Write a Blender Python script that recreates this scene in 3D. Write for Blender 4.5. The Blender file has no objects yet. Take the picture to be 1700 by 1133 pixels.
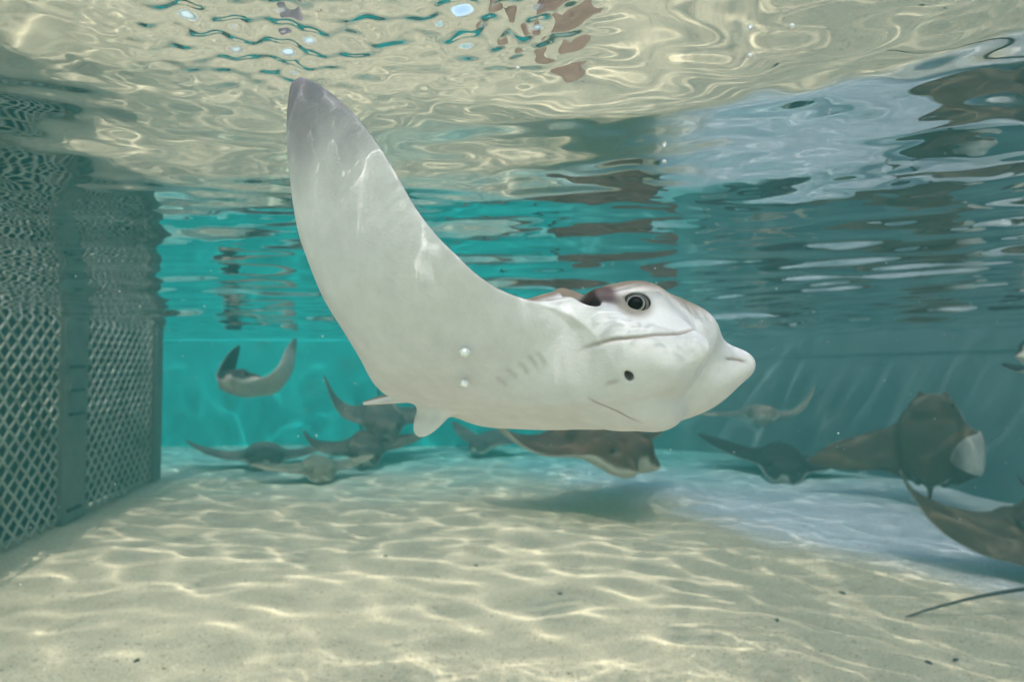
import bpy, math, random
import numpy as np
from mathutils import Matrix, Vector

sc = bpy.context.scene
col = sc.collection
R = math.radians

# ---------------------------------------------------------------- camera
CAM = np.array([0.0, 0.0, 0.45])
cam = bpy.data.objects.new('camera', bpy.data.cameras.new('camera'))
col.objects.link(cam)
sc.camera = cam
cam.location = CAM
cam.rotation_euler = (R(91.9), 0, 0)
cam.data.sensor_width = 36
cam.data.lens = 21.45
cam.data.clip_start = 0.01
cam.data.clip_end = 200
cam.data.dof.use_dof = True
cam.data.dof.focus_distance = 0.205
cam.data.dof.aperture_fstop = 17

# ---------------------------------------------------------------- sky and sun
SUN_TILT, SUN_AZ = 33.0, 188.0          # degrees off the zenith, compass bearing of the sun (0 = +Y, clockwise)
world = bpy.data.worlds.new('World')
sc.world = world
world.use_nodes = True
wt = world.node_tree
sky = wt.nodes.new('ShaderNodeTexSky')
sky.sky_type = 'NISHITA'
sky.sun_disc = False
sky.air_density = 1.0
sky.dust_density = 2.5
sky.ozone_density = 0.6
sky.sun_elevation = R(90 - SUN_TILT)
sky.sun_rotation = R(SUN_AZ)
wt.nodes['Background'].inputs[1].default_value = 0.15
wt.links.new(sky.outputs[0], wt.nodes['Background'].inputs[0])
sun = bpy.data.objects.new('sun', bpy.data.lights.new('sun', 'SUN'))
col.objects.link(sun)
sun.data.energy = 2.05
sun.data.angle = R(0.6)
sun.data.color = (1.0, 0.975, 0.93)
sun.data.cycles.is_caustics_light = True     # the sun is focused by the real waves
_d = Vector((math.sin(R(SUN_AZ)) * math.sin(R(SUN_TILT)), math.cos(R(SUN_AZ)) * math.sin(R(SUN_TILT)), math.cos(R(SUN_TILT))))
sun.rotation_euler = _d.to_track_quat('Z', 'Y').to_euler()
sun.location = _d * 6

# ---------------------------------------------------------------- exposure
sc.view_settings.view_transform = 'Standard'
sc.view_settings.look = 'None'
sc.view_settings.exposure = 0.84
sc.view_settings.gamma = 1
sc.view_settings.use_curve_mapping = False
sc.render.engine = 'CYCLES'
sc.cycles.use_denoising = True
sc.cycles.max_bounces = 12
sc.cycles.transmission_bounces = 8
sc.cycles.volume_bounces = 1
sc.cycles.caustics_reflective = True
sc.cycles.caustics_refractive = True
sc.cycles.blur_glossy = 0.5
sc.cycles.sample_clamp_indirect = 4.0

# ---------------------------------------------------------------- helpers
def mesh_obj(name, verts, faces, mats=(), parent=None, smooth=True):
    m = bpy.data.meshes.new(name)
    v = np.asarray(verts, dtype=np.float64).reshape(-1, 3)
    m.from_pydata(v.tolist(), [], [list(map(int, f)) for f in faces])
    if smooth:
        m.polygons.foreach_set('use_smooth', [True] * len(m.polygons))
    for x in (mats if isinstance(mats, (list, tuple)) else [mats]):
        m.materials.append(x)
    o = bpy.data.objects.new(name, m)
    col.objects.link(o)
    o.parent = parent
    return o

def empty(name, mat=None):
    o = bpy.data.objects.new(name, None)
    col.objects.link(o)
    o.empty_display_size = 0.05
    if mat is not None:
        o.matrix_world = mat
    return o

def tag(o, label=None, cat=None, group=None, kind=None):
    for k, v in (('label', label), ('category', cat), ('group', group), ('kind', kind)):
        if v:
            o[k] = v
    return o

class NT:
    def __init__(s, name):
        s.m = bpy.data.materials.new(name); s.m.use_nodes = True
        s.t = s.m.node_tree; s.n = s.t.nodes
        s.p = s.n['Principled BSDF']; s.out = s.n['Material Output']
    def new(s, typ, **kw):
        n = s.n.new(typ)
        for k, v in kw.items():
            if k.startswith('_'):
                key = k[1:]; key = int(key) if key.isdigit() else key
                n.inputs[key].default_value = v
            else:
                setattr(n, k, v)
        return n
    def link(s, a, b): s.t.links.new(a, b)
    def noise(s, scale, detail=4, rough=.55, coord=None, dist=0.0):
        n = s.new('ShaderNodeTexNoise'); n.inputs['Scale'].default_value = scale
        n.inputs['Detail'].default_value = detail; n.inputs['Roughness'].default_value = rough
        n.inputs['Distortion'].default_value = dist
        s.link(coord if coord else s.coord(), n.inputs['Vector']); return n.outputs['Fac']
    def coord(s):
        if not hasattr(s, '_c'): s._c = s.new('ShaderNodeTexCoord').outputs['Object']
        return s._c
    def ramp(s, fac, stops):
        r = s.new('ShaderNodeValToRGB'); e = r.color_ramp.elements
        while len(e) < len(stops): e.new(0.5)
        for el, (p, c) in zip(e, stops):
            el.position = p; el.color = (*c, 1) if len(c) == 3 else c
        s.link(fac, r.inputs[0]); return r.outputs[0]
    def mix(s, fac, a, b, mode='MIX'):
        n = s.new('ShaderNodeMix', data_type='RGBA', blend_type=mode)
        for sock, v in ((n.inputs[0], fac), (n.inputs[6], a), (n.inputs[7], b)):
            if hasattr(v, 'is_output'): s.link(v, sock)
            elif isinstance(v, (int, float)): sock.default_value = v
            else: sock.default_value = (*v, 1)
        return n.outputs[2]
    def bump(s, height, strength=.3, dist=.01):
        b = s.new('ShaderNodeBump'); b.inputs['Strength'].default_value = strength; b.inputs['Distance'].default_value = dist
        s.link(height, b.inputs['Height']); s.link(b.outputs[0], s.p.inputs['Normal'])
    def set(s, color=None, rough=None, spec=None, **kw):
        for key, v in (('Base Color', color), ('Roughness', rough), ('Specular IOR Level', spec)):
            if v is None: continue
            if hasattr(v, 'is_output'): s.link(v, s.p.inputs[key])
            else: s.p.inputs[key].default_value = (*v, 1) if isinstance(v, tuple) else v
        return s

# ---------------------------------------------------------------- ray anatomy (flat space: s forward, q along the wing, k up)
PLAN = [(0.050, 0.0), (0.054, 0.040), (0.060, 0.066), (0.049, 0.084), (0.031, 0.108), (0.021, 0.126), (0.013, 0.146), (0.005, 0.168), (-0.006, 0.188),
        (-0.017, 0.208), (-0.029, 0.235), (-0.043, 0.262), (-0.064, 0.293), (-0.093, 0.325), (-0.118, 0.346), (-0.131, 0.353),
        (-0.141, 0.349), (-0.145, 0.319), (-0.144, 0.281), (-0.143, 0.251), (-0.141, 0.221), (-0.135, 0.195), (-0.129, 0.164),
        (-0.124, 0.136), (-0.128, 0.108), (-0.144, 0.075), (-0.146, 0.060), (-0.132, 0.035), (-0.12, 0.0)]

def catmull(P, n=4):
    P = np.array(P); Q = np.vstack([2 * P[0] - P[1], P, 2 * P[-1] - P[-2]]); out = []
    for i in range(1, len(Q) - 2):
        a, b, c, d = Q[i - 1], Q[i], Q[i + 1], Q[i + 2]
        for t in np.linspace(0, 1, n, endpoint=False):
            out.append(.5 * (2 * b + (c - a) * t + (2 * a - 5 * b + 4 * c - d) * t * t + (3 * b - a - 3 * c + d) * t ** 3))
    return np.array(out + [P[-1]])

def poly_sd(X, Y, P):
    d = np.full(X.shape, 1e9); inside = np.zeros(X.shape, bool); n = len(P)
    for i in range(n):
        ax, ay = P[i]; bx, by = P[(i + 1) % n]
        ex, ey = bx - ax, by - ay
        t = np.clip(((X - ax) * ex + (Y - ay) * ey) / (ex * ex + ey * ey + 1e-12), 0, 1)
        d = np.minimum(d, (X - ax - ex * t) ** 2 + (Y - ay - ey * t) ** 2)
        if ay != by:
            cr = ((ay > Y) != (by > Y)) & (X < (bx - ax) * (Y - ay) / (by - ay) + ax)
            inside ^= cr
    return np.sqrt(d) * np.where(inside, -1, 1)

def smin(a, b, k):
    h = np.clip(.5 + .5 * (b - a) / k, 0, 1)
    return b + (a - b) * h - k * h * (1 - h)

def smax(a, b, k): return -smin(-a, -b, k)

def sstep(a, b, x):
    t = np.clip((x - a) / (b - a), 0, 1); return t * t * (3 - 2 * t)

def ray_field(S, Q, K, detail=True, droop=0.0):
    """signed distance of half a ray (Q >= 0)"""
    f32 = np.float32
    def ell(c, r, rot=None):
        x, y, z = S - f32(c[0]), Q - f32(c[1]), K - f32(c[2])
        if rot is not None:
            m = np.array(rot.to_matrix().transposed(), dtype=f32)
            x, y, z = (m[i][0] * x + m[i][1] * y + m[i][2] * z for i in range(3))
        r = [f32(v) for v in r]
        k0 = np.sqrt((x / r[0]) ** 2 + (y / r[1]) ** 2 + (z / r[2]) ** 2)
        k1 = np.sqrt((x / r[0] ** 2) ** 2 + (y / r[1] ** 2) ** 2 + (z / r[2] ** 2) ** 2)
        return k0 * (k0 - 1) / np.maximum(k1, 1e-6)
    def cap(a, b, ra, rb):
        a = np.array(a, f32); b = np.array(b, f32); e = b - a
        t = np.clip(((S - a[0]) * e[0] + (Q - a[1]) * e[1] + (K - a[2]) * e[2]) / (e @ e), 0, 1)
        return np.sqrt((S - a[0] - e[0] * t) ** 2 + (Q - a[1] - e[1] * t) ** 2 + (K - a[2] - e[2] * t) ** 2) - (ra + (rb - ra) * t)
    half = catmull(PLAN); full = np.vstack([half, (half * [1, -1])[::-1][1:-1]])
    s2, q2 = S[:, :, 0] + 0 * Q[:, :, 0], Q[:, :, 0] + 0 * S[:, :, 0]
    sd = poly_sd(s2, q2, full).astype(f32)
    di = np.maximum(-sd, 0)
    tm = np.interp(q2, [0, .05, .10, .16, .24, .33], [.018, .018, .017, .0105, .006, .003]).astype(f32)
    tau = .0011 + tm * (1 - np.exp(-di / (.45 * tm + .012)))
    wing = smax(sd[:, :, None] * f32(.9), (np.abs(K) - tau[:, :, None]) * f32(.93), .0012)
    d = wing
    d = smin(d, ell((-.020, 0, .026), (.145, .078, .034)), .034)          # trunk
    d = smin(d, ell((-.020, 0, .042), (.095, .052, .026)), .030)          # back ridge
    d = smin(d, ell((.015, 0, .016), (.080, .080, .033)), .036)           # throat
    d = smin(d, ell((.052, .039, .003), (.052, .037, .026)), .024)        # cheek
    head = smin(ell((.060, 0, .030), (.068, .052, .035)), ell((.091, 0, .028), (.034, .040, .020)), .020)
    head = smin(head, ell((.084, .040, .042), (.024, .012, .019)), .014)      # brow over the eye
    d = smin(d, head, .020)
    lobe = smin(ell((.085, .030, .001), (.050, .032, .026)), ell((.062, 0, -.010), (.044, .034, .029)), .012)
    lobe = smin(lobe, ell((.124, .032, .010), (.027, .013, .016)), .010)
    d = smin(d, lobe, .018)
    d = smin(d, ell((.080, 0, -.024), (.023, .032, .017)), .005)          # lower jaw
    # fins at the tail root, tail stub
    d = smin(d, ell((-.128 + .026 * droop, .034, .004 - .013 * droop), (.034 + .003 * droop, .017 - .0125 * droop, .0040 + .015 * droop), Matrix.Rotation(R(-10 - 40 * droop), 3, 'Y').to_quaternion()), .008)
    d = smin(d, cap((-.11, 0, .020), (-.160, 0, .014), .012, .006), .02)
    d = smin(d, cap((-.150, 0, .015), (-.240, 0, .013), .0095, .0022), .008)
    if detail:
        d = smax(d, -ell((.0925, .0520, .0345), (.0105, .0105, .0105)), .0016)             # eye socket
        d = smax(d, -cap((.065, .083, .018), (.044, .050, .034), .0115, .016), .003)      # spiracle
        d = smax(d, -cap((.058, .082, .030), (.046, .062, .046), .0125, .013), .004)
        d = smax(d, -cap((.0881, .0540, -.0200), (.084, .046, -.010), .0033, .0030), .0012)  # nostril
    return d

def axis(*segs):
    out = []
    for a, b, st in segs:
        n = max(2, int(round((b - a) / st)))
        out.append(np.linspace(a, b, n, endpoint=False))
    return np.concatenate(out + [[segs[-1][1]]]).astype(np.float32)

def surface_nets(ax, ay, az, D):
    nx, ny, nz = D.shape
    neg = D < 0
    cnt = np.zeros((nx - 1, ny - 1, nz - 1), np.int8)
    for i in (0, 1):
        for j in (0, 1):
            for k in (0, 1):
                cnt += neg[i:nx - 1 + i, j:ny - 1 + j, k:nz - 1 + k]
    act = (cnt > 0) & (cnt < 8)
    I, J, K = np.nonzero(act)
    idx = np.full(act.shape, -1, np.int64); idx[I, J, K] = np.arange(len(I))
    pos = np.zeros((len(I), 3)); w = np.zeros(len(I))
    A = [ax, ay, az]
    C = {(a, b, c): D[I + a, J + b, K + c] for a in (0, 1) for b in (0, 1) for c in (0, 1)}
    base = (I, J, K)
    for axn in range(3):
        for u in (0, 1):
            for v in (0, 1):
                c0 = [0, 0, 0]; o = [x for x in range(3) if x != axn]
                c0[o[0]] = u; c0[o[1]] = v; c1 = list(c0); c1[axn] = 1
                d0, d1 = C[tuple(c0)], C[tuple(c1)]
                m = (d0 < 0) != (d1 < 0)
                t = np.where(m, d0 / np.where(m, d0 - d1, 1), 0)
                for x in range(3):
                    lo = A[x][base[x] + c0[x]]
                    p = lo + (t * (A[x][base[x] + 1] - A[x][base[x]]) if x == axn else 0)
                    pos[:, x] += np.where(m, p, 0)
                w += m
    pos /= w[:, None]
    faces = []
    for axn in range(3):
        o = [(1, 2), (2, 0), (0, 1)][axn]
        sl0 = [slice(None)] * 3; sl1 = [slice(None)] * 3
        sl0[axn] = slice(0, -1); sl1[axn] = slice(1, None)
        a, b = neg[tuple(sl0)], neg[tuple(sl1)]
        ch = a != b
        g = np.array(np.nonzero(ch))
        ok = (g[o[0]] > 0) & (g[o[1]] > 0) & (g[o[0]] < D.shape[o[0]] - 1) & (g[o[1]] < D.shape[o[1]] - 1)
        g = g[:, ok]; s = a[tuple(g)]
        def cell(u, v):
            h = g.copy(); h[o[0]] -= u; h[o[1]] -= v; return idx[tuple(h)]
        q = np.stack([cell(1, 1), cell(0, 1), cell(0, 0), cell(1, 0)], 1)
        q = np.where(s[:, None], q, q[:, ::-1])
        faces.append(q)
    return pos, np.concatenate(faces)

def flat_ray(fine):
    if fine:
        s = axis((-.248, -.05, .0026), (-.05, .015, .0018), (.015, .16, .0009)); qh = axis((.0, .088, .00100), (.088, .12, .0018), (.12, .366, .0030))
        k = axis((-.052, -.012, .0010), (-.012, .012, .00075), (.012, .09, .0011))
    else:
        s = axis((-.248, .16, .0042)); qh = axis((.0, .10, .0036), (.10, .366, .0062))
        k = axis((-.052, -.010, .004), (-.010, .010, .0013), (.010, .09, .004))
    q = np.concatenate([-qh[::-1][:-1], qh])
    Dh = ray_field(s[:, None, None], qh[None, :, None], k[None, None, :], fine).astype(np.float32)
    Dn = Dh
    if fine:                                   # the near pelvic fin hangs down
        i = int(np.searchsorted(s, -.06)); Dn = Dh.copy()
        Dn[:i] = ray_field(s[:i, None, None], qh[None, :, None], k[None, None, :], False, 1.0)
    D = np.concatenate([Dh[:, ::-1][:, :-1], Dn], axis=1)
    P, Fc = surface_nets(s, q, k, D)
    # smooth the lattice out, pulling every point back onto the field
    e = np.concatenate([Fc[:, [0, 1]], Fc[:, [1, 2]], Fc[:, [2, 3]], Fc[:, [3, 0]]])
    n = (np.bincount(e[:, 0], minlength=len(P)) + np.bincount(e[:, 1], minlength=len(P)))[:, None]
    A = [s.astype(float), q.astype(float), k.astype(float)]
    def sample(X):
        ii, tt = [], []
        for c in range(3):
            i = np.clip(np.searchsorted(A[c], X[:, c]) - 1, 0, len(A[c]) - 2)
            ii.append(i); tt.append(np.clip((X[:, c] - A[c][i]) / (A[c][i + 1] - A[c][i]), 0, 1))
        v = 0; g = [0, 0, 0]
        for a in (0, 1):
            for b in (0, 1):
                for c in (0, 1):
                    d = D[ii[0] + a, ii[1] + b, ii[2] + c]; w = [(tt[0] if a else 1 - tt[0]), (tt[1] if b else 1 - tt[1]), (tt[2] if c else 1 - tt[2])]
                    v = v + d * w[0] * w[1] * w[2]
                    g[0] = g[0] + d * (1 if a else -1) * w[1] * w[2]; g[1] = g[1] + d * (1 if b else -1) * w[0] * w[2]; g[2] = g[2] + d * (1 if c else -1) * w[0] * w[1]
        g = np.stack([g[c] / (A[c][ii[c] + 1] - A[c][ii[c]]) for c in range(3)], 1)
        return v, g
    for it in range(8 if fine else 3):
        acc = np.stack([np.bincount(e[:, 0], P[e[:, 1], c], len(P)) + np.bincount(e[:, 1], P[e[:, 0], c], len(P)) for c in range(3)], 1)
        P = P + .6 * (acc / n - P)
        if it % 2:
            v, g = sample(P)
            st = v[:, None] * g / np.maximum((g * g).sum(1), .25)[:, None]
            P = P - np.clip(st, -.001, .001) * (.9 if it < 7 else .5)
    return P, Fc

CREASES = [([(.0524, .0666, -.0216), (.0677, .0695, -.0173), (.0884, .0697, -.0056), (.1067, .0618, .0056), (.1220, .0520, .0125), (.1353, .0417, .0192), (.139, .028, .023), (.1358, .0095, .0279)], .0008, .0018),
           ([(.0870, .0535, -.0190), (.0685, .0510, -.0225)], .0008, .0006),
           ([(.0517, .046, -.0218), (.0593, .0374, -.0270), (.0675, .0252, -.0325), (.080, .0140, -.0385)], .0007, .0011),
           ([(.131, -.0138, .0116), (.138, -.022, .012), (.1464, -.0248, .0094)], .0008, .0014)]
for _s, _q, _k in ((-.0084, .0689, -.0254), (.0018, .0706, -.0246), (.0119, .0707, -.0239), (.0203, .0710, -.0228), (.027, .0703, -.0219)):     # faint gill slits
    CREASES.append(([(_s + .002, _q - .006, _k), (_s, _q, _k), (_s - .003, _q + .006, _k)], .0013, .0004))
def crease_ray(P, Fc):
    """press skin folds into the surface; returns the fold mask"""
    Nn = vert_normals(P, Fc); mask = np.zeros(len(P)); disp = np.zeros(len(P))
    for poly, sig, dep in CREASES:
        d2 = np.full(len(P), 1e9)
        pts = catmull(poly, 14); n = len(pts)
        near = np.where((np.abs(P - pts.mean(0)) < .06).all(1))[0]
        sub = P[near]; best = np.full(len(near), 1e9); fade = np.ones(len(near))
        sn = np.array([sub[((sub - c) ** 2).sum(1).argmin()] for c in pts])
        for _ in range(6):
            sn[1:-1] = (sn[:-2] + 2 * sn[1:-1] + sn[2:]) / 4
        for i in range(n - 1):
            a, e_ = sn[i], sn[i + 1] - sn[i]
            t = np.clip(((sub - a) @ e_) / (e_ @ e_ + 1e-12), 0, 1)
            e = ((sub - a - t[:, None] * e_) ** 2).sum(1); m = e < best
            best[m] = e[m]; fade[m] = min(1, 4 * (i + .5) / n, 4 * (n - i - .5) / n)
        g = np.exp(-best / (2 * sig * sig)) * fade
        mask[near] = np.maximum(mask[near], g * min(1, dep / .0011)); disp[near] = np.maximum(disp[near], g * dep)
    return P - Nn * disp[:, None], mask

QS = np.linspace(0, .45, 901)
def bend_ray(P, near=(.03, .22, 66, .2, .34, 12), far=(.03, .22, 50), h0=-.025, camber=.03, far_scale=1.0, far_sweep=0.0, lobe_tuck=0.0):
    """wing bend; near is the ray's right wing (q > 0)"""
    s, q, k = P[:, 0], P[:, 1], P[:, 2]
    tuck = lobe_tuck * sstep(.105, .15, s) * sstep(.0, .02, q)
    s = s - tuck; k = k - .4 * tuck
    k = k - .50 * np.maximum(k - .040, 0) * (1 - sstep(.03, .07, s))
    out = np.zeros((len(P), 3)); aq = np.abs(q)
    kk = k + camber * (1 - .55 * sstep(.0, .035, k)) * sstep(.04, .08, aq) * (1 - sstep(.11, .20, aq)) * sstep(-.05, .06, s) * (1 - sstep(.045, .12, s))
    for sign, prof in ((1, near), (-1, far)):
        q0, q1, tm, c0, c1, cm = (tuple(prof) + (.2, .34, 0))[:6]
        th = R(tm) * sstep(q0, q1, QS) + R(cm) * sstep(c0, c1, QS)
        mid = (th[1:] + th[:-1]) / 2; dq = QS[1]
        w = np.concatenate([[0], np.cumsum(np.cos(mid))]) * dq
        h = h0 + np.concatenate([[0], np.cumsum(np.sin(mid))]) * dq
        m = (q >= 0) if sign > 0 else (q < 0)
        a = aq[m] * (1 if sign > 0 else 1 - (1 - far_scale) * sstep(.05, .30, aq[m])); T = np.interp(a, QS, th)
        W = np.interp(a, QS, w) - np.sin(T) * kk[m]; H = np.interp(a, QS, h) + np.cos(T) * kk[m]
        out[m] = np.stack([s[m] + (0 if sign > 0 else far_sweep) * sstep(.08, .35, aq[m]), -sign * W, H], 1)
    return out

def vert_normals(P, Fc):
    n = np.cross(P[Fc[:, 2]] - P[Fc[:, 0]], P[Fc[:, 3]] - P[Fc[:, 1]])
    out = np.zeros_like(P)
    for c in range(3):
        for j in range(4):
            out[:, c] += np.bincount(Fc[:, j], n[:, c], len(P))
    return out / (np.linalg.norm(out, axis=1, keepdims=True) + 1e-12)

def lerp(a, b, t): return a + (np.asarray(b) - a) * t[:, None]

def ray_colors(P, Nn, dorsal, belly, tip, pale_head=True):
    """pigment: brown back, white underside, grey wing tips below"""
    s, q, k = P[:, 0], np.abs(P[:, 1]), P[:, 2]
    up = sstep(-.10, .35, Nn[:, 2])
    if pale_head:      # flank of the head below the brow stays pale
        line = np.interp(s, [-.1, .03, .09, .14], [.008, .022, .044, .036])
        side = sstep(line - .004, line + .016, k)
        hm = sstep(-.02, .02, s) * (1 - sstep(.08, .105, q))
        up = up * (1 - hm) + hm * side * sstep(-.3, .2, Nn[:, 2])
    c = np.tile(np.array(belly), (len(P), 1))
    c = lerp(c, tip, sstep(.235, .335, q) * (1 - up) * .85)
    return lerp(c, dorsal, up)

def frame(a, r, p, loc):
    """heading a (degrees toward the camera from +X), roll r (right wing up), pitch p"""
    a, r, p = R(a), R(r), R(p)
    h = Vector((math.cos(a) * math.cos(p), -math.sin(a) * math.cos(p), math.sin(p)))
    n = Vector((-math.sin(a), -math.cos(a), 0)); u = h.cross(-n)
    n2 = n * math.cos(r) + u * math.sin(r); u2 = u * math.cos(r) - n * math.sin(r)
    m = Matrix((h, -n2, u2)).transposed().to_4x4()
    m.translation = Vector(loc)
    return m

FP = 1013.0
def pix(px, py, d):
    """point at forward distance d seen at photo pixel (px, py)"""
    x, y = (px - 850) / FP, -(py - 566.5) / FP
    c, s = math.cos(R(1.9)), math.sin(R(1.9))
    v = Vector((x, c - y * s, s + y * c))
    return Vector(CAM) + v * d

def skin_material(name, rough=.42, mott=.10, scale=90):
    t = NT(name)
    a = t.new('ShaderNodeVertexColor', layer_name='pigment').outputs[0]
    n = t.noise(scale, 5, .6); n2 = t.noise(scale * .12, 3)
    f = t.ramp(n, [(.3, (1 - mott,) * 3), (.7, (1 + mott * .3,) * 3)])
    g = t.ramp(n2, [(.25, (1 - mott,) * 3), (.75, (1.0,) * 3)])
    t.set(color=t.mix(1, t.mix(1, a, f, 'MULTIPLY'), g, 'MULTIPLY'), rough=rough, spec=.14)
    t.bump(t.noise(scale * 6, 3), .12, .001)
    return t.m

def ray_body(name, P, Fc, Pb, cols, mat, parent):
    o = mesh_obj(name, Pb, Fc, mat, parent)
    at = o.data.color_attributes.new('pigment', 'FLOAT_COLOR', 'POINT')
    at.data.foreach_set('color', np.concatenate([cols, np.ones((len(cols), 1))], 1).astype(np.float32).ravel())
    o.cycles.is_caustics_receiver = True
    return o

def ball(name, c, r, mat, parent, seg=24, axis_to=None, flat=1.0):
    V, Fs = [], []
    for i in range(seg // 2 + 1):
        th = math.pi * i / (seg // 2)
        for j in range(seg):
            ph = 2 * math.pi * j / seg
            V.append((r * math.sin(th) * math.cos(ph), r * math.sin(th) * math.sin(ph), r * flat * math.cos(th)))
    for i in range(seg // 2):
        for j in range(seg):
            a, b = i * seg + j, i * seg + (j + 1) % seg
            Fs.append((a, a + seg, b + seg, b))
    o = mesh_obj(name, V, Fs, mat, parent)
    o.location = c
    if axis_to is not None:
        o.rotation_euler = Vector(axis_to).to_track_quat('Z', 'Y').to_euler()
    return o

def eye_material():
    t = NT('eye')
    sep = t.new('ShaderNodeSeparateXYZ'); t.link(t.coord(), sep.inputs[0])
    l = t.new('ShaderNodeVectorMath', operation='LENGTH')
    cx = t.new('ShaderNodeCombineXYZ'); t.link(sep.outputs[0], cx.inputs[0]); t.link(sep.outputs[1], cx.inputs[1]); t.link(cx.outputs[0], l.inputs[0])
    mr = t.new('ShaderNodeMapRange'); mr.inputs[2].default_value = .0108; t.link(l.outputs['Value'], mr.inputs[0])
    c = t.ramp(mr.outputs[0], [(.0, (.003,) * 3), (.47, (.003,) * 3), (.51, (.30, .28, .25)), (.585, (.42, .40, .36)), (.62, (.02, .018, .016)), (.67, (.03, .028, .026)), (.70, (.22, .20, .18)), (1, (.2, .18, .15))])
    t.set(color=c, rough=.2, spec=.1)
    return t.m


# ================================================================ SETTING
SURF = 0.565                                    # mean water level
FLOOR_EXT = 7.0

def grid_mesh(name, xs, ys, Z, mat):
    X, Y = np.meshgrid(xs, ys)
    n, m = X.shape
    V = np.stack([X, Y, Z(X, Y)], -1).reshape(-1, 3)
    i = np.arange(n * m).reshape(n, m)
    Fq = np.stack([i[:-1, :-1], i[:-1, 1:], i[1:, 1:], i[1:, :-1]], -1).reshape(-1, 4)
    me = bpy.data.meshes.new(name)
    me.vertices.add(len(V)); me.vertices.foreach_set('co', V.astype(np.float32).ravel())
    me.loops.add(Fq.size); me.loops.foreach_set('vertex_index', Fq.astype(np.int32).ravel())
    me.polygons.add(len(Fq)); me.polygons.foreach_set('loop_start', np.arange(0, Fq.size, 4, dtype=np.int32))
    me.polygons.foreach_set('use_smooth', np.ones(len(Fq), bool))
    me.update(calc_edges=True); me.validate()
    me.materials.append(mat)
    o = bpy.data.objects.new(name, me); col.objects.link(o)
    return o

# ---- sand floor
def sand_height(X, Y):
    rng = np.random.default_rng(11); Z = 0 * X
    for _ in range(26):
        lam = .10 * 2 ** rng.uniform(0, 3.4); a = rng.uniform(0, 6.28)
        Z = Z + .0011 * (lam / .3) * np.sin(6.283 / lam * (X * math.cos(a) + Y * math.sin(a)) + rng.uniform(0, 6.28))
    return Z
t = NT('sand')
geo = t.new('ShaderNodeNewGeometry').outputs['Position']
grain = t.noise(300, 4, .75, geo); mid = t.noise(45, 5, .65, geo); big = t.noise(3.0, 4, .6, geo, .6)
beige = t.mix(t.ramp(mid, [(.30, (0,) * 3), (.72, (1,) * 3)]), (.56, .49, .32), (.72, .65, .45))
beige = t.mix(t.ramp(big, [(.35, (0,) * 3), (.65, (1,) * 3)]), beige, (.64, .57, .385))
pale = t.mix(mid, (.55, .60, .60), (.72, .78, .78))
# cooler light right of a wandering line, put into the sand colour
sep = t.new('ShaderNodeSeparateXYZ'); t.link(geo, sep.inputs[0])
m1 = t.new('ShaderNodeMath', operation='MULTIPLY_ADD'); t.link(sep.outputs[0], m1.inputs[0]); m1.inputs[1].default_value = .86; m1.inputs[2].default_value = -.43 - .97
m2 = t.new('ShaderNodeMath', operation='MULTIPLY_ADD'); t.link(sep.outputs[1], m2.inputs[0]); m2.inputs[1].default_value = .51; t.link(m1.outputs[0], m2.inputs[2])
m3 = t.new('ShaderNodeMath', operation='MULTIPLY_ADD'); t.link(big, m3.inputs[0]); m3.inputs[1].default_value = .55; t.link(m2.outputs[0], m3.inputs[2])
cool_light = t.ramp(m3.outputs[0], [(.17, (0,) * 3), (.36, (1,) * 3)])
base = t.mix(cool_light, beige, pale)
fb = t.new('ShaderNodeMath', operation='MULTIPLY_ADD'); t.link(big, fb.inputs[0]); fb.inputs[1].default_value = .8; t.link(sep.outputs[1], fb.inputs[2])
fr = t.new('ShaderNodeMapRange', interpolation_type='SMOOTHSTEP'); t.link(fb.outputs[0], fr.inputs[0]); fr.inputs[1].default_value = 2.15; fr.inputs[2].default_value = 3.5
base = t.mix(fr.outputs[0], base, (.22, .58, .52))          # turquoise light off the wall, put into the sand colour at the back
speck = t.ramp(t.noise(150, 3, .5, geo), [(.29, (.30, .26, .20)), (.36, (1,) * 3)])
base = t.mix(1, base, speck, 'MULTIPLY')
gr = t.ramp(grain, [(.30, (.60,) * 3), (.70, (1.15,) * 3)])
t.set(color=t.mix(1, base, gr, 'MULTIPLY'), rough=.95, spec=.15)
hb = t.new('ShaderNodeMath', operation='MULTIPLY_ADD'); t.link(grain, hb.inputs[0]); hb.inputs[1].default_value = .35; t.link(mid, hb.inputs[2])
t.bump(hb.outputs[0], .6, .008)
xs = np.concatenate([np.linspace(-FLOOR_EXT, -2.4, 12)[:-1], np.linspace(-2.4, 2.2, 420), np.linspace(2.2, FLOOR_EXT, 12)[1:]])
ys = np.concatenate([np.linspace(-FLOOR_EXT, -.2, 14)[:-1], np.linspace(-.2, 3.4, 360), np.linspace(3.4, FLOOR_EXT, 12)[1:]])
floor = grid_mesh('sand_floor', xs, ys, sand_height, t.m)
tag(floor, 'pale beige sand floor of the shallow tank', None, None, 'structure')
floor.cycles.is_caustics_receiver = True

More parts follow.
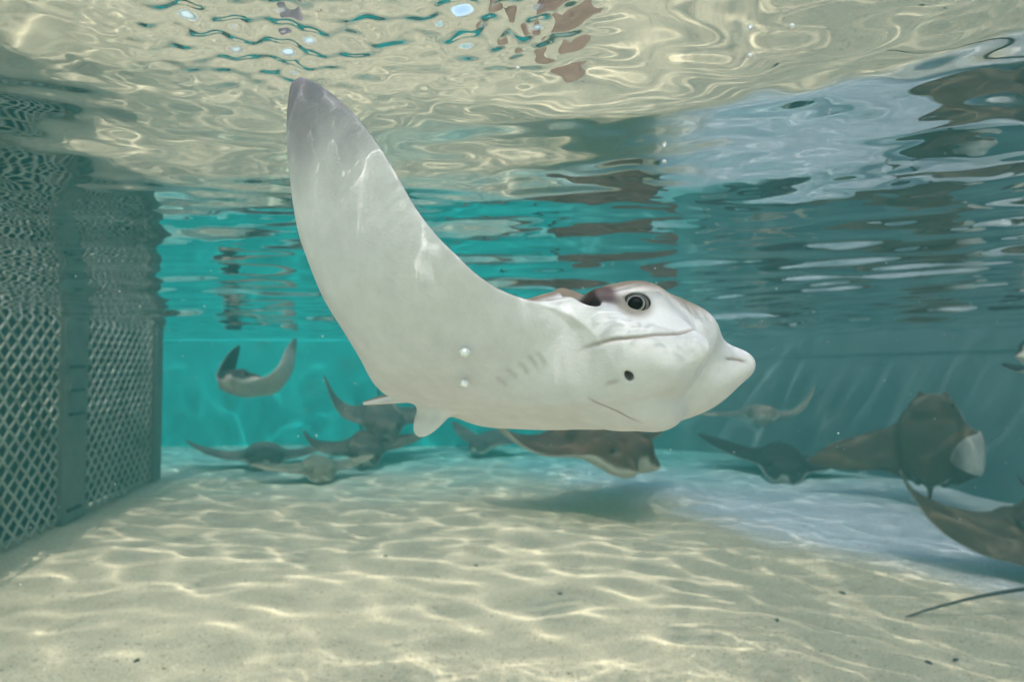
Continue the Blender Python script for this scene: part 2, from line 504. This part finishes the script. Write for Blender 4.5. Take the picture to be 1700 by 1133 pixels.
# ---- tank walls: closed outline round the pool, each run a wall of its own
def painted(name, a, b, scale, rough=.6, streak=(.6, .6, .6)):
    t = NT(name); p = t.new('ShaderNodeNewGeometry').outputs['Position']
    n1 = t.noise(scale, 5, .6, p, .5); n2 = t.noise(scale * 9, 4, .6, p)
    c = t.mix(t.ramp(n1, [(.32, (0,) * 3), (.68, (1,) * 3)]), a, b)
    c = t.mix(t.ramp(n2, [(.62, (0,) * 3), (.80, (.35,) * 3)]), c, streak)
    t.set(color=c, rough=rough, spec=.3); t.bump(n2, .25, .004)
    return t.m
M_TURQ = painted('turquoise wall paint', (.006, .46, .45), (.012, .56, .53), 1.6, streak=(.10, .60, .55))
M_SHADED = painted('shaded turquoise wall paint', (.030, .105, .11), (.060, .155, .155), 2.2, streak=(.16, .24, .23))  # turquoise paint with the right-hand shade put into the colour
M_STRIP = painted('pale wall strip', (.30, .42, .41), (.36, .48, .46), 3)
def wall_run(name, pts, mat, z0=-.05, z1=.61, th=.08):
    """wall along a bent line, its outer face on the left of travel"""
    pts = [Vector((*p_, 0)) for p_ in pts]; n = len(pts); V, Fs = [], []; nr = []
    for i in range(n):
        d = (pts[min(i + 1, n - 1)] - pts[max(i - 1, 0)]).normalized(); nr.append(Vector((-d.y, d.x, 0)))
        V += [pts[i] + Vector((0, 0, z0)), pts[i] + Vector((0, 0, z1)), pts[i] + nr[-1] * th + Vector((0, 0, z1)), pts[i] + nr[-1] * th + Vector((0, 0, z0))]
    for i in range(n - 1):
        for j in range(4):
            Fs.append((i * 4 + j, (i + 1) * 4 + j, (i + 1) * 4 + (j + 1) % 4, i * 4 + (j + 1) % 4))
    Fs += [(0, 1, 2, 3), ((n - 1) * 4 + 3, (n - 1) * 4 + 2, (n - 1) * 4 + 1, (n - 1) * 4)]
    o = mesh_obj(name, V, Fs, mat, None, False); o.cycles.is_caustics_receiver = True
    return o, pts, nr
t = NT('tank wall paint and shade'); p_ = t.new('ShaderNodeNewGeometry').outputs['Position']
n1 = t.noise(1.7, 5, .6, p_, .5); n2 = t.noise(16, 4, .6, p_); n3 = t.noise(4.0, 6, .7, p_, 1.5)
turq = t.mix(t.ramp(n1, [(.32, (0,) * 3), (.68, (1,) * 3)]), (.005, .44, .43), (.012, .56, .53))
shaded_turq = t.mix(t.ramp(n1, [(.32, (0,) * 3), (.68, (1,) * 3)]), (.13, .20, .21), (.19, .265, .27))
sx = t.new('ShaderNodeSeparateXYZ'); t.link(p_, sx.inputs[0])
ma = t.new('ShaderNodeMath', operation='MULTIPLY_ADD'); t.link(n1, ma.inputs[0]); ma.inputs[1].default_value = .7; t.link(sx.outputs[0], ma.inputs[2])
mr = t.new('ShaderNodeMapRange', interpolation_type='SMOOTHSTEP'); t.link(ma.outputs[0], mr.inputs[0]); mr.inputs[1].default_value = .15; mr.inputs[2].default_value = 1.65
c_ = t.mix(mr.outputs[0], turq, shaded_turq)  # shade on the right-hand wall blended into the paint colour
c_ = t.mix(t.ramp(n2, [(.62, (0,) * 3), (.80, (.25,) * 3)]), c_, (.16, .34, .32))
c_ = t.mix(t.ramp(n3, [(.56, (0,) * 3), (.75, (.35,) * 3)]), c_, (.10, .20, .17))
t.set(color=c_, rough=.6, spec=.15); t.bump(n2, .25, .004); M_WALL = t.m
M_STRIP = painted('pale wall strip', (.22, .33, .32), (.28, .38, .37), 3)
arc = [(-2.75, 3.22), (-1.5, 3.22), (-.4, 3.22), (.25, 3.22)]
arc += [tuple(p_) for p_ in catmull([(.25, 3.22), (.72, 3.16), (1.12, 2.92), (1.38, 2.52), (1.56, 2.05), (1.68, 1.55)], 6)[1:]]
arc += [(1.76, .9), (1.82, .2), (1.85, -.40)]
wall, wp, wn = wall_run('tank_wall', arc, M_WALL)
wall.data.polygons.foreach_set('use_smooth', [True] * len(wall.data.polygons))
wall.data.set_sharp_from_angle(angle=R(40))
tag(wall, 'curved painted tank wall, bright turquoise at the back, the shade on the right put into its colour', 'wall')
V, Fs = [], []  # thin pale raised strip along the right part of the wall
run = [(p_, n_) for p_, n_ in zip(wp, wn) if p_.x > .6]
for i, (p_, n_) in enumerate(run):
    z_ = .455 + .05 * i / len(run)
    for dz, dn in ((-.003, .002), (0, -.003), (.003, .002)):
        V.append(p_ + n_ * dn + Vector((0, 0, z_ + dz)))
Fs = [(i * 3 + j, i * 3 + j + 1, i * 3 + j + 4, i * 3 + j + 3) for i in range(len(run) - 1) for j in range(2)]
mesh_obj('wall_strip', V, Fs, M_STRIP, wall)
lw, *_ = wall_run('left_wall', [(-2.75, -.40), (-2.75, 3.22)], M_WALL)
tag(lw, 'turquoise wall hidden behind the mesh screen', None, None, 'structure')

# ---- the clear fill pane added unseen behind the camera for fill light
t = NT('fill pane'); t.n.remove(t.p)
tr = t.new('ShaderNodeBsdfTransparent'); gl = t.new('ShaderNodeBsdfGlossy'); gl.inputs['Roughness'].default_value = .02
mx = t.new('ShaderNodeMixShader'); mx.inputs[0].default_value = .05
t.link(tr.outputs[0], mx.inputs[1]); t.link(gl.outputs[0], mx.inputs[2]); t.link(mx.outputs[0], t.out.inputs[0])
o, *_ = wall_run('fill_window', [(1.85, -.40), (-2.75, -.40)], t.m, th=.02)
tag(o, 'clear fill pane added unseen behind the camera for fill light', None, None, 'structure')

# ---- water surface with real waves, seen from below
def gauss(X, Y, x, y, r): return np.exp(-((X - x) ** 2 + (Y - y) ** 2) / (2 * r * r))
def wave_height(X, Y):
    rng = np.random.default_rng(5); Z = 0 * X
    def train(n, l0, octs, slope, amean, aspread):
        out = 0 * X
        for _ in range(n):
            lam = l0 * 2 ** rng.uniform(0, octs); a = rng.normal(amean, aspread)
            out = out + slope * math.sqrt(2 / n) * lam / 6.283 * np.sin(6.283 / lam * (X * math.cos(a) + Y * math.sin(a)) + rng.uniform(0, 6.28))
        return out
    Z = Z + train(14, .40, 1.5, .022, 1.25, .8)                                    # slow swell
    Z = Z + train(30, .070, 1.6, .070, 1.35, .8) * (.42 + .33 * sstep(.1, .9, X) + .48 * sstep(.8, 2.0, Y))
    Z = Z + train(24, .13, 1.4, .070, 1.45, .38) * (.10 + .25 * sstep(.1, .7, X) + .85 * sstep(.6, 1.6, Y))
    Z = Z + train(26, .050, 1.3, .085, .95, .30) * sstep(.12, .55, X)               # slanting ripples along the right wall
    Z = Z + train(22, .045, 1.0, .040, 1.45, .4) * (.10 + .7 * sstep(.8, 1.8, Y))
    chop = train(22, .0075, 1.4, .11, 1.2, .9)                                       # choppy patches where daylight glints through
    Z = Z + chop * (1.35 * gauss(X, Y, -.066, .186, .038) + 2.3 * gauss(X, Y, -.098, .222, .020) + 2.4 * gauss(X, Y, -.006, .208, .016))
    Z = Z + train(14, .020, .8, .15, 1.0, .8) * gauss(X, Y, -.045, .160, .030)
    Z = Z + train(20, .020, 1.0, .012, 1.2, .9) * sstep(.08, .14, Y) * (1 - sstep(.5, .8, Y)) * (1 - sstep(.35, .5, np.abs(X)))
    return SURF + Z
t = NT('water surface'); t.n.remove(t.p)
g = t.new('ShaderNodeBsdfGlass'); g.inputs['IOR'].default_value = 1.333; g.inputs['Roughness'].default_value = 0
t.link(g.outputs[0], t.out.inputs[0])
xs = axis((-2.74, -1.5, .011), (-1.5, -.5, .0058), (-.5, -.17, .003), (-.17, .03, .0011), (.03, .35, .003), (.35, 1.3, .0055), (1.3, 1.81, .009)).astype(float)
ys = axis((-.395, .06, .009), (.06, .13, .003), (.13, .26, .0011), (.26, .8, .0033), (.8, 1.9, .0055), (1.9, 3.215, .0075)).astype(float)
water = grid_mesh('water_surface', xs, ys, wave_height, t.m)
tag(water, 'rippled water surface seen from below', None, None, 'structure')
water.cycles.is_caustics_caster = True

# ---- the water itself: even, pale, faintly green-blue haze
hz = NT('water haze'); hz.n.remove(hz.p)
v = hz.new('ShaderNodeVolumePrincipled')
v.inputs['Color'].default_value = (.14, .64, .60, 1)
v.inputs['Density'].default_value = .17
v.inputs['Anisotropy'].default_value = .3
hz.link(v.outputs[0], hz.out.inputs['Volume'])
V = [(x, y, z) for z in (-1.1, .66) for y in (-FLOOR_EXT - .2, FLOOR_EXT + .2) for x in (-FLOOR_EXT - .2, FLOOR_EXT + .2)]
haze = mesh_obj('haze', V, [(0, 2, 3, 1), (4, 5, 7, 6), (0, 1, 5, 4), (2, 6, 7, 3), (0, 4, 6, 2), (1, 3, 7, 5)], hz.m, None, False)
tag(haze, 'faint green-blue haze of the tank water', None, None, 'stuff')

# ---- expanded-metal screen on the left
def box_verts(V, Fs, c, ax, ay, az):
    """box centred on c with half-axis vectors"""
    b = len(V)
    for k in (-1, 1):
        for j in (-1, 1):
            for i in (-1, 1):
                V.append(c + ax * i + ay * j + az * k)
    Fs += [tuple(b + q for q in f) for f in ((0, 2, 3, 1), (4, 5, 7, 6), (0, 1, 5, 4), (2, 6, 7, 3), (0, 4, 6, 2), (1, 3, 7, 5))]
t = NT('galvanised mesh')
n_ = t.noise(9, 8, .72)
t.set(color=t.ramp(n_, [(.32, (.20, .22, .15)), (.5, (.42, .43, .35)), (.72, (.56, .56, .49))]), rough=.55, spec=.4)
t.bump(n_, .4, .003); M_GALV = t.m
t = NT('grey plastic post')
t.set(color=t.ramp(t.noise(25, 5, .6), [(.3, (.13, .15, .125)), (.7, (.19, .21, .175))]), rough=.6); M_POST = t.m
t = NT('dark backing')
t.set(color=t.ramp(t.noise(14, 4, .6), [(.3, (.012, .016, .020)), (.7, (.024, .030, .034))]), rough=.8); M_BACK = t.m
t = NT('black clip'); t.set(color=(.012, .013, .014), rough=.5); M_CLIP = t.m
PA, PB = Vector((-1.065, .78, 0)), Vector((-1.325, 2.285, 0))
pd = (PB - PA).normalized(); pn = Vector((pd.y, -pd.x, 0))      # pn points into the pool
PL = (PB - PA).length
root = empty('mesh_screen', Matrix.Translation(PA))
tag(root, 'grey expanded-metal mesh screen standing on the sand at the left edge', 'screen')
def screen_part(name, V, Fs, mat, smooth=False, par=None):
    o = mesh_obj(name, [q - PA for q in V], Fs, mat, root if par is None else par, smooth)
    o.cycles.is_caustics_receiver = True
    return o
def at(u, z, n=0.0): return PA + pd * u + pn * n + Vector((0, 0, z))
Z0, Z1 = .012, .612
def lattice(u0, u1):
    V, Fs = [], []
    W, H = .046, .047
    nu, nz = int(round((u1 - u0) / W)), int(round((Z1 - Z0) / H)); W = (u1 - u0) / nu; H = (Z1 - Z0) / nz
    for i in range(nu):
        for j in range(nz):
            # four strands of the diamond in cell (i, j); each a thin twisted bar
            x, z = u0 + i * W, Z0 + j * H
            for (xa, za, xb, zb, tw) in ((x, z + H / 2, x + W / 2, z + H, .3), (x + W / 2, z + H, x + W, z + H / 2, -.3), (x, z + H / 2, x + W / 2, z, .3), (x + W / 2, z, x + W, z + H / 2, -.3)):
                a, b = at(xa, za, .004 * tw), at(xb, zb, -.004 * tw)
                e = (b - a); l = e.length; e.normalize(); sd = e.cross(pn).normalized()
                box_verts(V, Fs, (a + b) / 2, e * (l / 2 + .0012), sd * .0026, pn * .0018)
    return V, Fs
U1 = (1.64 - .78) / (2.285 - .78) * PL; U2 = (1.75 - .78) / (2.285 - .78) * PL; U3 = PL - .055
for u0, u1 in ((.0, U1), (U2, U3)):
    V, Fs = lattice(u0, u1)
    o = screen_part('wire_mesh', V, Fs, M_GALV); o['kind'] = 'stuff'
V, Fs = [], []; box_verts(V, Fs, at((U1 + U2) / 2, (Z0 + Z1) / 2, .006), pd * ((U2 - U1) / 2 + .004), pn * .009, Vector((0, 0, (Z1 - Z0) / 2)))
screen_part('post', V, Fs, M_POST)
V, Fs = [], []; box_verts(V, Fs, at(PL - .027, (Z0 + Z1) / 2, .004), pd * .030, pn * .012, Vector((0, 0, (Z1 - Z0) / 2)))
screen_part('end_post', V, Fs, M_POST)
V, Fs = [], []; box_verts(V, Fs, at(PL / 2, (Z0 + Z1) / 2 - .004, -.065), pd * (PL / 2 - .01), pn * .01, Vector((0, 0, (Z1 - Z0) / 2)))
screen_part('backing_panel', V, Fs, M_BACK)
V, Fs = [], []; box_verts(V, Fs, at(PL - .006, (Z0 + Z1) / 2 - .004, -.034), pd * .005, pn * .024, Vector((0, 0, (Z1 - Z0) / 2)))
screen_part('end_panel', V, Fs, M_POST)
for z_ in (.435, .370, .305, .045):
    V, Fs = [], []; box_verts(V, Fs, at((U1 + U2) / 2 - .004, z_, .018), pd * .034, pn * .004, Vector((0, 0, .0035)))
    screen_part('clip', V, Fs, M_CLIP)
V, Fs = [], []                                              # folded latch plate with two bevelled cheeks
for (u_, z_, dn) in ((U1 + .01, .37, .020), (U1 + .03, .42, .017), (U1 + .055, .43, .017), (U1 + .055, .31, .017), (U1 + .03, .32, .017)):
    V.append(at(u_, z_, dn))
V += [v_ - pn * .006 for v_ in V]
Fs = [(0, 1, 2, 3, 4), (9, 8, 7, 6, 5)] + [(i, i + 5, (i + 1) % 5 + 5, (i + 1) % 5) for i in range(5)]
screen_part('latch_plate', V, Fs, M_POST)

# ================================================================ MAIN RAY
M_SKIN = skin_material('pale ray skin', .42, .09, 70)
M_EYE = eye_material()
P_fine, F_fine = flat_ray(True)
Nf = vert_normals(P_fine, F_fine)
P_crease, fold = crease_ray(P_fine, F_fine)
main = empty('cownose_ray', frame(34, 18, 8, pix(930, 600, .52 * .45)) @ Matrix.Scale(.45, 4))
tag(main, 'large white-bellied ray swimming right, one wing raised towards the water surface', 'ray')
cols_ = ray_colors(P_fine, Nf, (.25, .19, .14), (.71, .70, .715), (.13, .12, .145))
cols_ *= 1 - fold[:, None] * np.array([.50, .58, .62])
_e = np.linalg.norm((P_fine - [.090, .053, .030]) * [1, .6, 1], axis=1)
cols_ = lerp(cols_, (.20, .17, .13), .85 * (1 - sstep(.010, .0190, _e)))     # dark skin round the eye
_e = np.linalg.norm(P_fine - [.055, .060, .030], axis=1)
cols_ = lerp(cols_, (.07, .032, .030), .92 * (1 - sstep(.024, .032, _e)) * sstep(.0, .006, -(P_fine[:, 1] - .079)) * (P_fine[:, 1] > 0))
_rs = np.random.default_rng(8)                       # grey-mauve mottling towards the wing tips
_m = sum(np.sin(_rs.uniform(60, 190) * (P_fine[:, 0] * math.cos(a_) + np.abs(P_fine[:, 1]) * math.sin(a_)) + _rs.uniform(0, 6)) for a_ in _rs.uniform(0, 3.14, 9)) / 3
_w = sstep(.20, .33, np.abs(P_fine[:, 1])) * (Nf[:, 2] < .1)
cols_ = lerp(cols_, (.26, .23, .27), .55 * _w * sstep(-.2, .9, _m))
ray_body('body', P_fine, F_fine, bend_ray(P_crease, far=(.0, .16, 60), far_scale=.92, far_sweep=.0, lobe_tuck=.014), cols_, M_SKIN, main)
for sg in (-1, 1):
    ball('eye', (.0925, sg * .0510, .0100), .0097, M_EYE, main, 48, (.33, sg, .0))

# ================================================================ THE OTHER RAYS
P_lo, F_lo = flat_ray(False)
N_lo = vert_normals(P_lo, F_lo)
M_BROWN = skin_material('brown ray skin', .5, .22, 60)
t = NT('dark tail'); t.set(color=(.018, .017, .018), rough=.5); M_TAIL = t.m
t = NT('dark eye'); t.set(color=(.008, .008, .008), rough=.2); M_DEYE = t.m
GROUP = 'other rays in the tank'

def tube(pts, radii, sides=8):
    V, Fs = [], []
    pts = [Vector(p) for p in pts]
    for i, p in enumerate(pts):
        d = (pts[min(i + 1, len(pts) - 1)] - pts[max(i - 1, 0)]).normalized()
        x = d.orthogonal().normalized() if i == 0 else (x - d * x.dot(d)).normalized(); y = d.cross(x)
        for j in range(sides):
            a = 2 * math.pi * j / sides
            V.append(p + (x * math.cos(a) + y * math.sin(a)) * radii[i])
    n = len(pts)
    for i in range(n - 1):
        for j in range(sides):
            Fs.append((i * sides + j, i * sides + (j + 1) % sides, (i + 1) * sides + (j + 1) % sides, (i + 1) * sides + j))
    Fs += [tuple(range(sides))[::-1], tuple((n - 1) * sides + j for j in range(sides))]
    return V, Fs

def ray_at(loc, a, r, p, near, far, scale, label, dorsal=(.085, .070, .052), belly=(.62, .60, .52), tip=(.10, .09, .08), tail=.32, tail_up=.0, tail_side=.0, pale=False):
    m = frame(a, r, p, loc) @ Matrix.Scale(scale, 4)
    rt = empty('cownose_ray', m)
    tag(rt, label, 'ray', GROUP)
    ray_body('body', P_lo, F_lo, bend_ray(P_lo, near, far, camber=.012), ray_colors(P_lo, N_lo, dorsal, belly, tip, pale), M_BROWN, rt)
    for sg in (-1, 1):
        ball('eye', (.090, sg * .052, .012), .0095, M_DEYE, rt, 12, (.3, sg, .1))
    if tail:
        pts = [(-.205 - tail * u, tail_side * u * u, -.010 + tail_up * u * u) for u in np.linspace(0, 1, 12)]
        V, Fs = tube(pts, [.0058 * (1 - .70 * u) for u in np.linspace(0, 1, 12)])
        mesh_obj('tail', V, Fs, M_TAIL, rt)
    return rt

U = lambda b, q0=.03, q1=.24: (q0, q1, b)
ray_at(pix(408, 636, 2.35), 97, -6, 14, U(100, .02, .24), U(86, .0, .24), .88, 'small pale ray gliding in open water with both wings curled upwards', (.045, .038, .03), tail=0)
ray_at(pix(636, 694, 2.80), 72, 4, -30, U(62, .08, .28), U(10), 1.0, 'hazy grey ray with one thin wing tip raised, swimming below the large wing', (.13, .115, .09))
ray_at(pix(440, 753, 2.60), 66, 2, -8, U(26, .10, .34), U(10), .92, 'dark grey ray settled flat on the sand nearest the screen', (.12, .115, .10), tail=0)
ray_at(pix(606, 744, 2.62), 70, -4, -26, U(58, .16, .34), U(-4), .80, 'dark olive ray with its left wing tip turned up white', (.085, .08, .056))
ray_at(pix(530, 776, 2.28), 62, 0, -14, U(4), U(4), .66, 'small pale olive ray lying on the sand facing the camera', (.27, .27, .18), tail=0)
ray_at(pix(1008, 728, 1.85), 60, -4, -15, U(66, .10, .34), U(16), 1.26, 'big brown ray hovering directly under the large white-bellied ray', (.085, .052, .030))
ray_at(pix(805, 732, 2.95), 120, 0, -16, U(24), U(10), .75, 'faint bluish ray far back in the haze left of the big brown ray', (.10, .11, .10), tail=0)
ray_at(pix(1262, 684, 2.55), 108, 0, -4, U(-4), U(58, .08, .28), .80, 'hazy pale ray swimming towards the camera with one dark wing raised', (.22, .21, .16), tail=0)
ray_at(pix(1300, 766, 2.36), 112, 8, -18, U(6), U(30), .95, 'dark ray resting on the pale floor beside the climbing ray', (.05, .046, .038), tail=0)
ray_at(pix(1545, 722, 1.92), -50, 4, 68, U(105, .05, .20), U(24), 1.0, 'brown ray climbing upright against the right wall', (.085, .060, .032), tail=.1)
ray_at(pix(1800, 925, 1.22), 100, 4, -34, U(60, .14, .36), U(20), 1.0, 'grey-brown ray cut off by the right edge, one wing tip turned up', (.10, .080, .052), tail=0)
ray_at(pix(1990, 960, 1.02), 8, 0, 4, U(20), U(20), .80, 'ray beyond the right edge with only its thin black tail in view', (.06, .05, .04), tail=.40, tail_up=-.075)
ray_at(pix(1768, 575, 1.30), 172, -30, 0, U(40), U(40), .70, 'dark-backed ray whose white underside just enters at the right edge', (.025, .022, .02), tail=0)

# ================================================================ SMALL THINGS
t = NT('air bubble'); t.set(color=(.95, .96, .96), rough=.22); t.p.inputs['Metallic'].default_value = .45; M_BUB = t.m
def under(py_): return .108 / ((600 - py_) / FP)
BUBBLES = [((772, 585), .436 * .45, .0042 * .45, 'upper of two silvery air bubbles clinging to the white belly'),
           ((771, 637), .455 * .45, .0036 * .45, 'lower of two silvery air bubbles clinging to the white belly'),
           ((1245, 92), under(92), .0010, 'tiny air bubble under the surface near the top right'),
           ((1315, 43), under(43), .0010, 'topmost tiny air bubble under the surface at upper right'),
           ((1103, 268), under(268), .0013, 'tiny air bubble under the surface above the head of the large ray'),
           ((860, 113), under(113), .0009, 'tiny air bubble under the surface near the top centre')]
for (px_, py_), d_, r_, lb_ in BUBBLES:
    o = ball('air_bubble', pix(px_, py_, d_), r_, M_BUB, None, 20, (.2, -.5, 1), .82)
    tag(o, lb_, 'bubble')
t = NT('dark debris'); t.set(color=(.02, .022, .03), rough=.7); M_DEB = t.m
rnd = random.Random(4)
DEBRIS = [((228, 1107), 'in the bottom left corner'), ((790, 940), 'below the middle of the large ray'), ((1540, 1084), 'at bottom right, left one of a close pair'),
          ((1586, 1082), 'at bottom right, right one of a close pair'), ((1398, 985), 'left of the thin black tail'), ((640, 925), 'left of the centre, farthest from the camera'),
          ((1290, 1040), 'between the centre and the bottom right pair'), ((930, 985), 'at the centre of the near floor')]
for (px_, py_), where_ in DEBRIS:
    d_ = .45 * FP / (py_ - 600)
    c_ = pix(px_, py_, d_); c_.z = float(sand_height(np.array([c_.x]), np.array([c_.y]))[0])
    V, Fs = [], []
    n_ = 7
    for k_ in range(n_):
        a_ = 6.283 * k_ / n_; rr = .0045 * rnd.uniform(.5, 1.3)
        V.append(Vector((rr * 1.5 * math.cos(a_), rr * .8 * math.sin(a_), .0005)))
    V += [v_ * .8 + Vector((0, 0, .0022)) for v_ in V]
    Fs = [tuple(range(n_))[::-1], tuple(range(n_, 2 * n_))] + [(i, (i + 1) % n_, (i + 1) % n_ + n_, i + n_) for i in range(n_)]
    o = mesh_obj('debris_flake', V, Fs, M_DEB, None, False); o.location = c_; o.rotation_euler = (0, 0, rnd.uniform(0, 6))
    tag(o, 'tiny dark flake on the sand ' + where_, 'debris', 'debris flakes on the sand')
t = NT('floating particles'); t.set(color=(.85, .86, .82), rough=.5); M_PART = t.m
V, Fs = [], []
for _ in range(260):
    d_ = rnd.uniform(.25, 2.0); px_, py_ = rnd.uniform(0, 1700), rnd.uniform(430, 1000)
    c_ = pix(px_, py_, d_); r_ = rnd.uniform(.0004, .0011) * (d_ ** .6)
    if c_.z < .05 or c_.z > .545: continue
    b = len(V)
    for e in ((1, 0, 0), (-1, 0, 0), (0, 1, 0), (0, -1, 0), (0, 0, 1), (0, 0, -1)):
        V.append(c_ + Vector(e) * r_ * rnd.uniform(.6, 1.5))
    Fs += [tuple(b + q for q in f) for f in ((0, 2, 4), (2, 1, 4), (1, 3, 4), (3, 0, 4), (2, 0, 5), (1, 2, 5), (3, 1, 5), (0, 3, 5))]
tag(mesh_obj('suspended_particles', V, Fs, M_PART, None, False), 'fine pale particles suspended in the water', None, None, 'stuff')

# grit and shell crumbs on the near sand
t = NT('shell grit'); t.set(color=t.new('ShaderNodeVertexColor', layer_name='pigment').outputs[0], rough=.8, spec=.1); M_GRIT = t.m
V, Fs, C = [], [], []
for _ in range(1500):
    y_ = .80 + 1.5 * rnd.random() ** 1.6; x_ = rnd.uniform(-.95, .95) * y_
    if x_ < -1.0 - .15 * (y_ - 1): continue
    r_ = rnd.uniform(.0008, .0022); z_ = float(sand_height(np.array([x_]), np.array([y_]))[0]); b = len(V)
    c_ = rnd.choice([(.10, .09, .08), (.20, .17, .13), (.78, .74, .66), (.45, .36, .25), (.80, .78, .74)])
    a0 = rnd.uniform(0, 6.28)
    for k_ in range(5):
        a_ = a0 + 6.283 * k_ / 5; q_ = r_ * rnd.uniform(.6, 1.4)
        V.append((x_ + q_ * math.cos(a_), y_ + q_ * math.sin(a_), z_ - .0004)); C.append(c_)
    V.append((x_, y_, z_ + r_ * rnd.uniform(.4, .8))); C.append(c_)
    Fs += [(b + k_, b + (k_ + 1) % 5, b + 5) for k_ in range(5)]
o = mesh_obj('shell_grit', V, Fs, M_GRIT, None, False)
o.data.color_attributes.new('pigment', 'FLOAT_COLOR', 'POINT').data.foreach_set('color', np.concatenate([np.array(C), np.ones((len(C), 1))], 1).astype(np.float32).ravel())
o.cycles.is_caustics_receiver = True
tag(o, 'scattered grit and shell crumbs on the near sand', None, None, 'stuff')
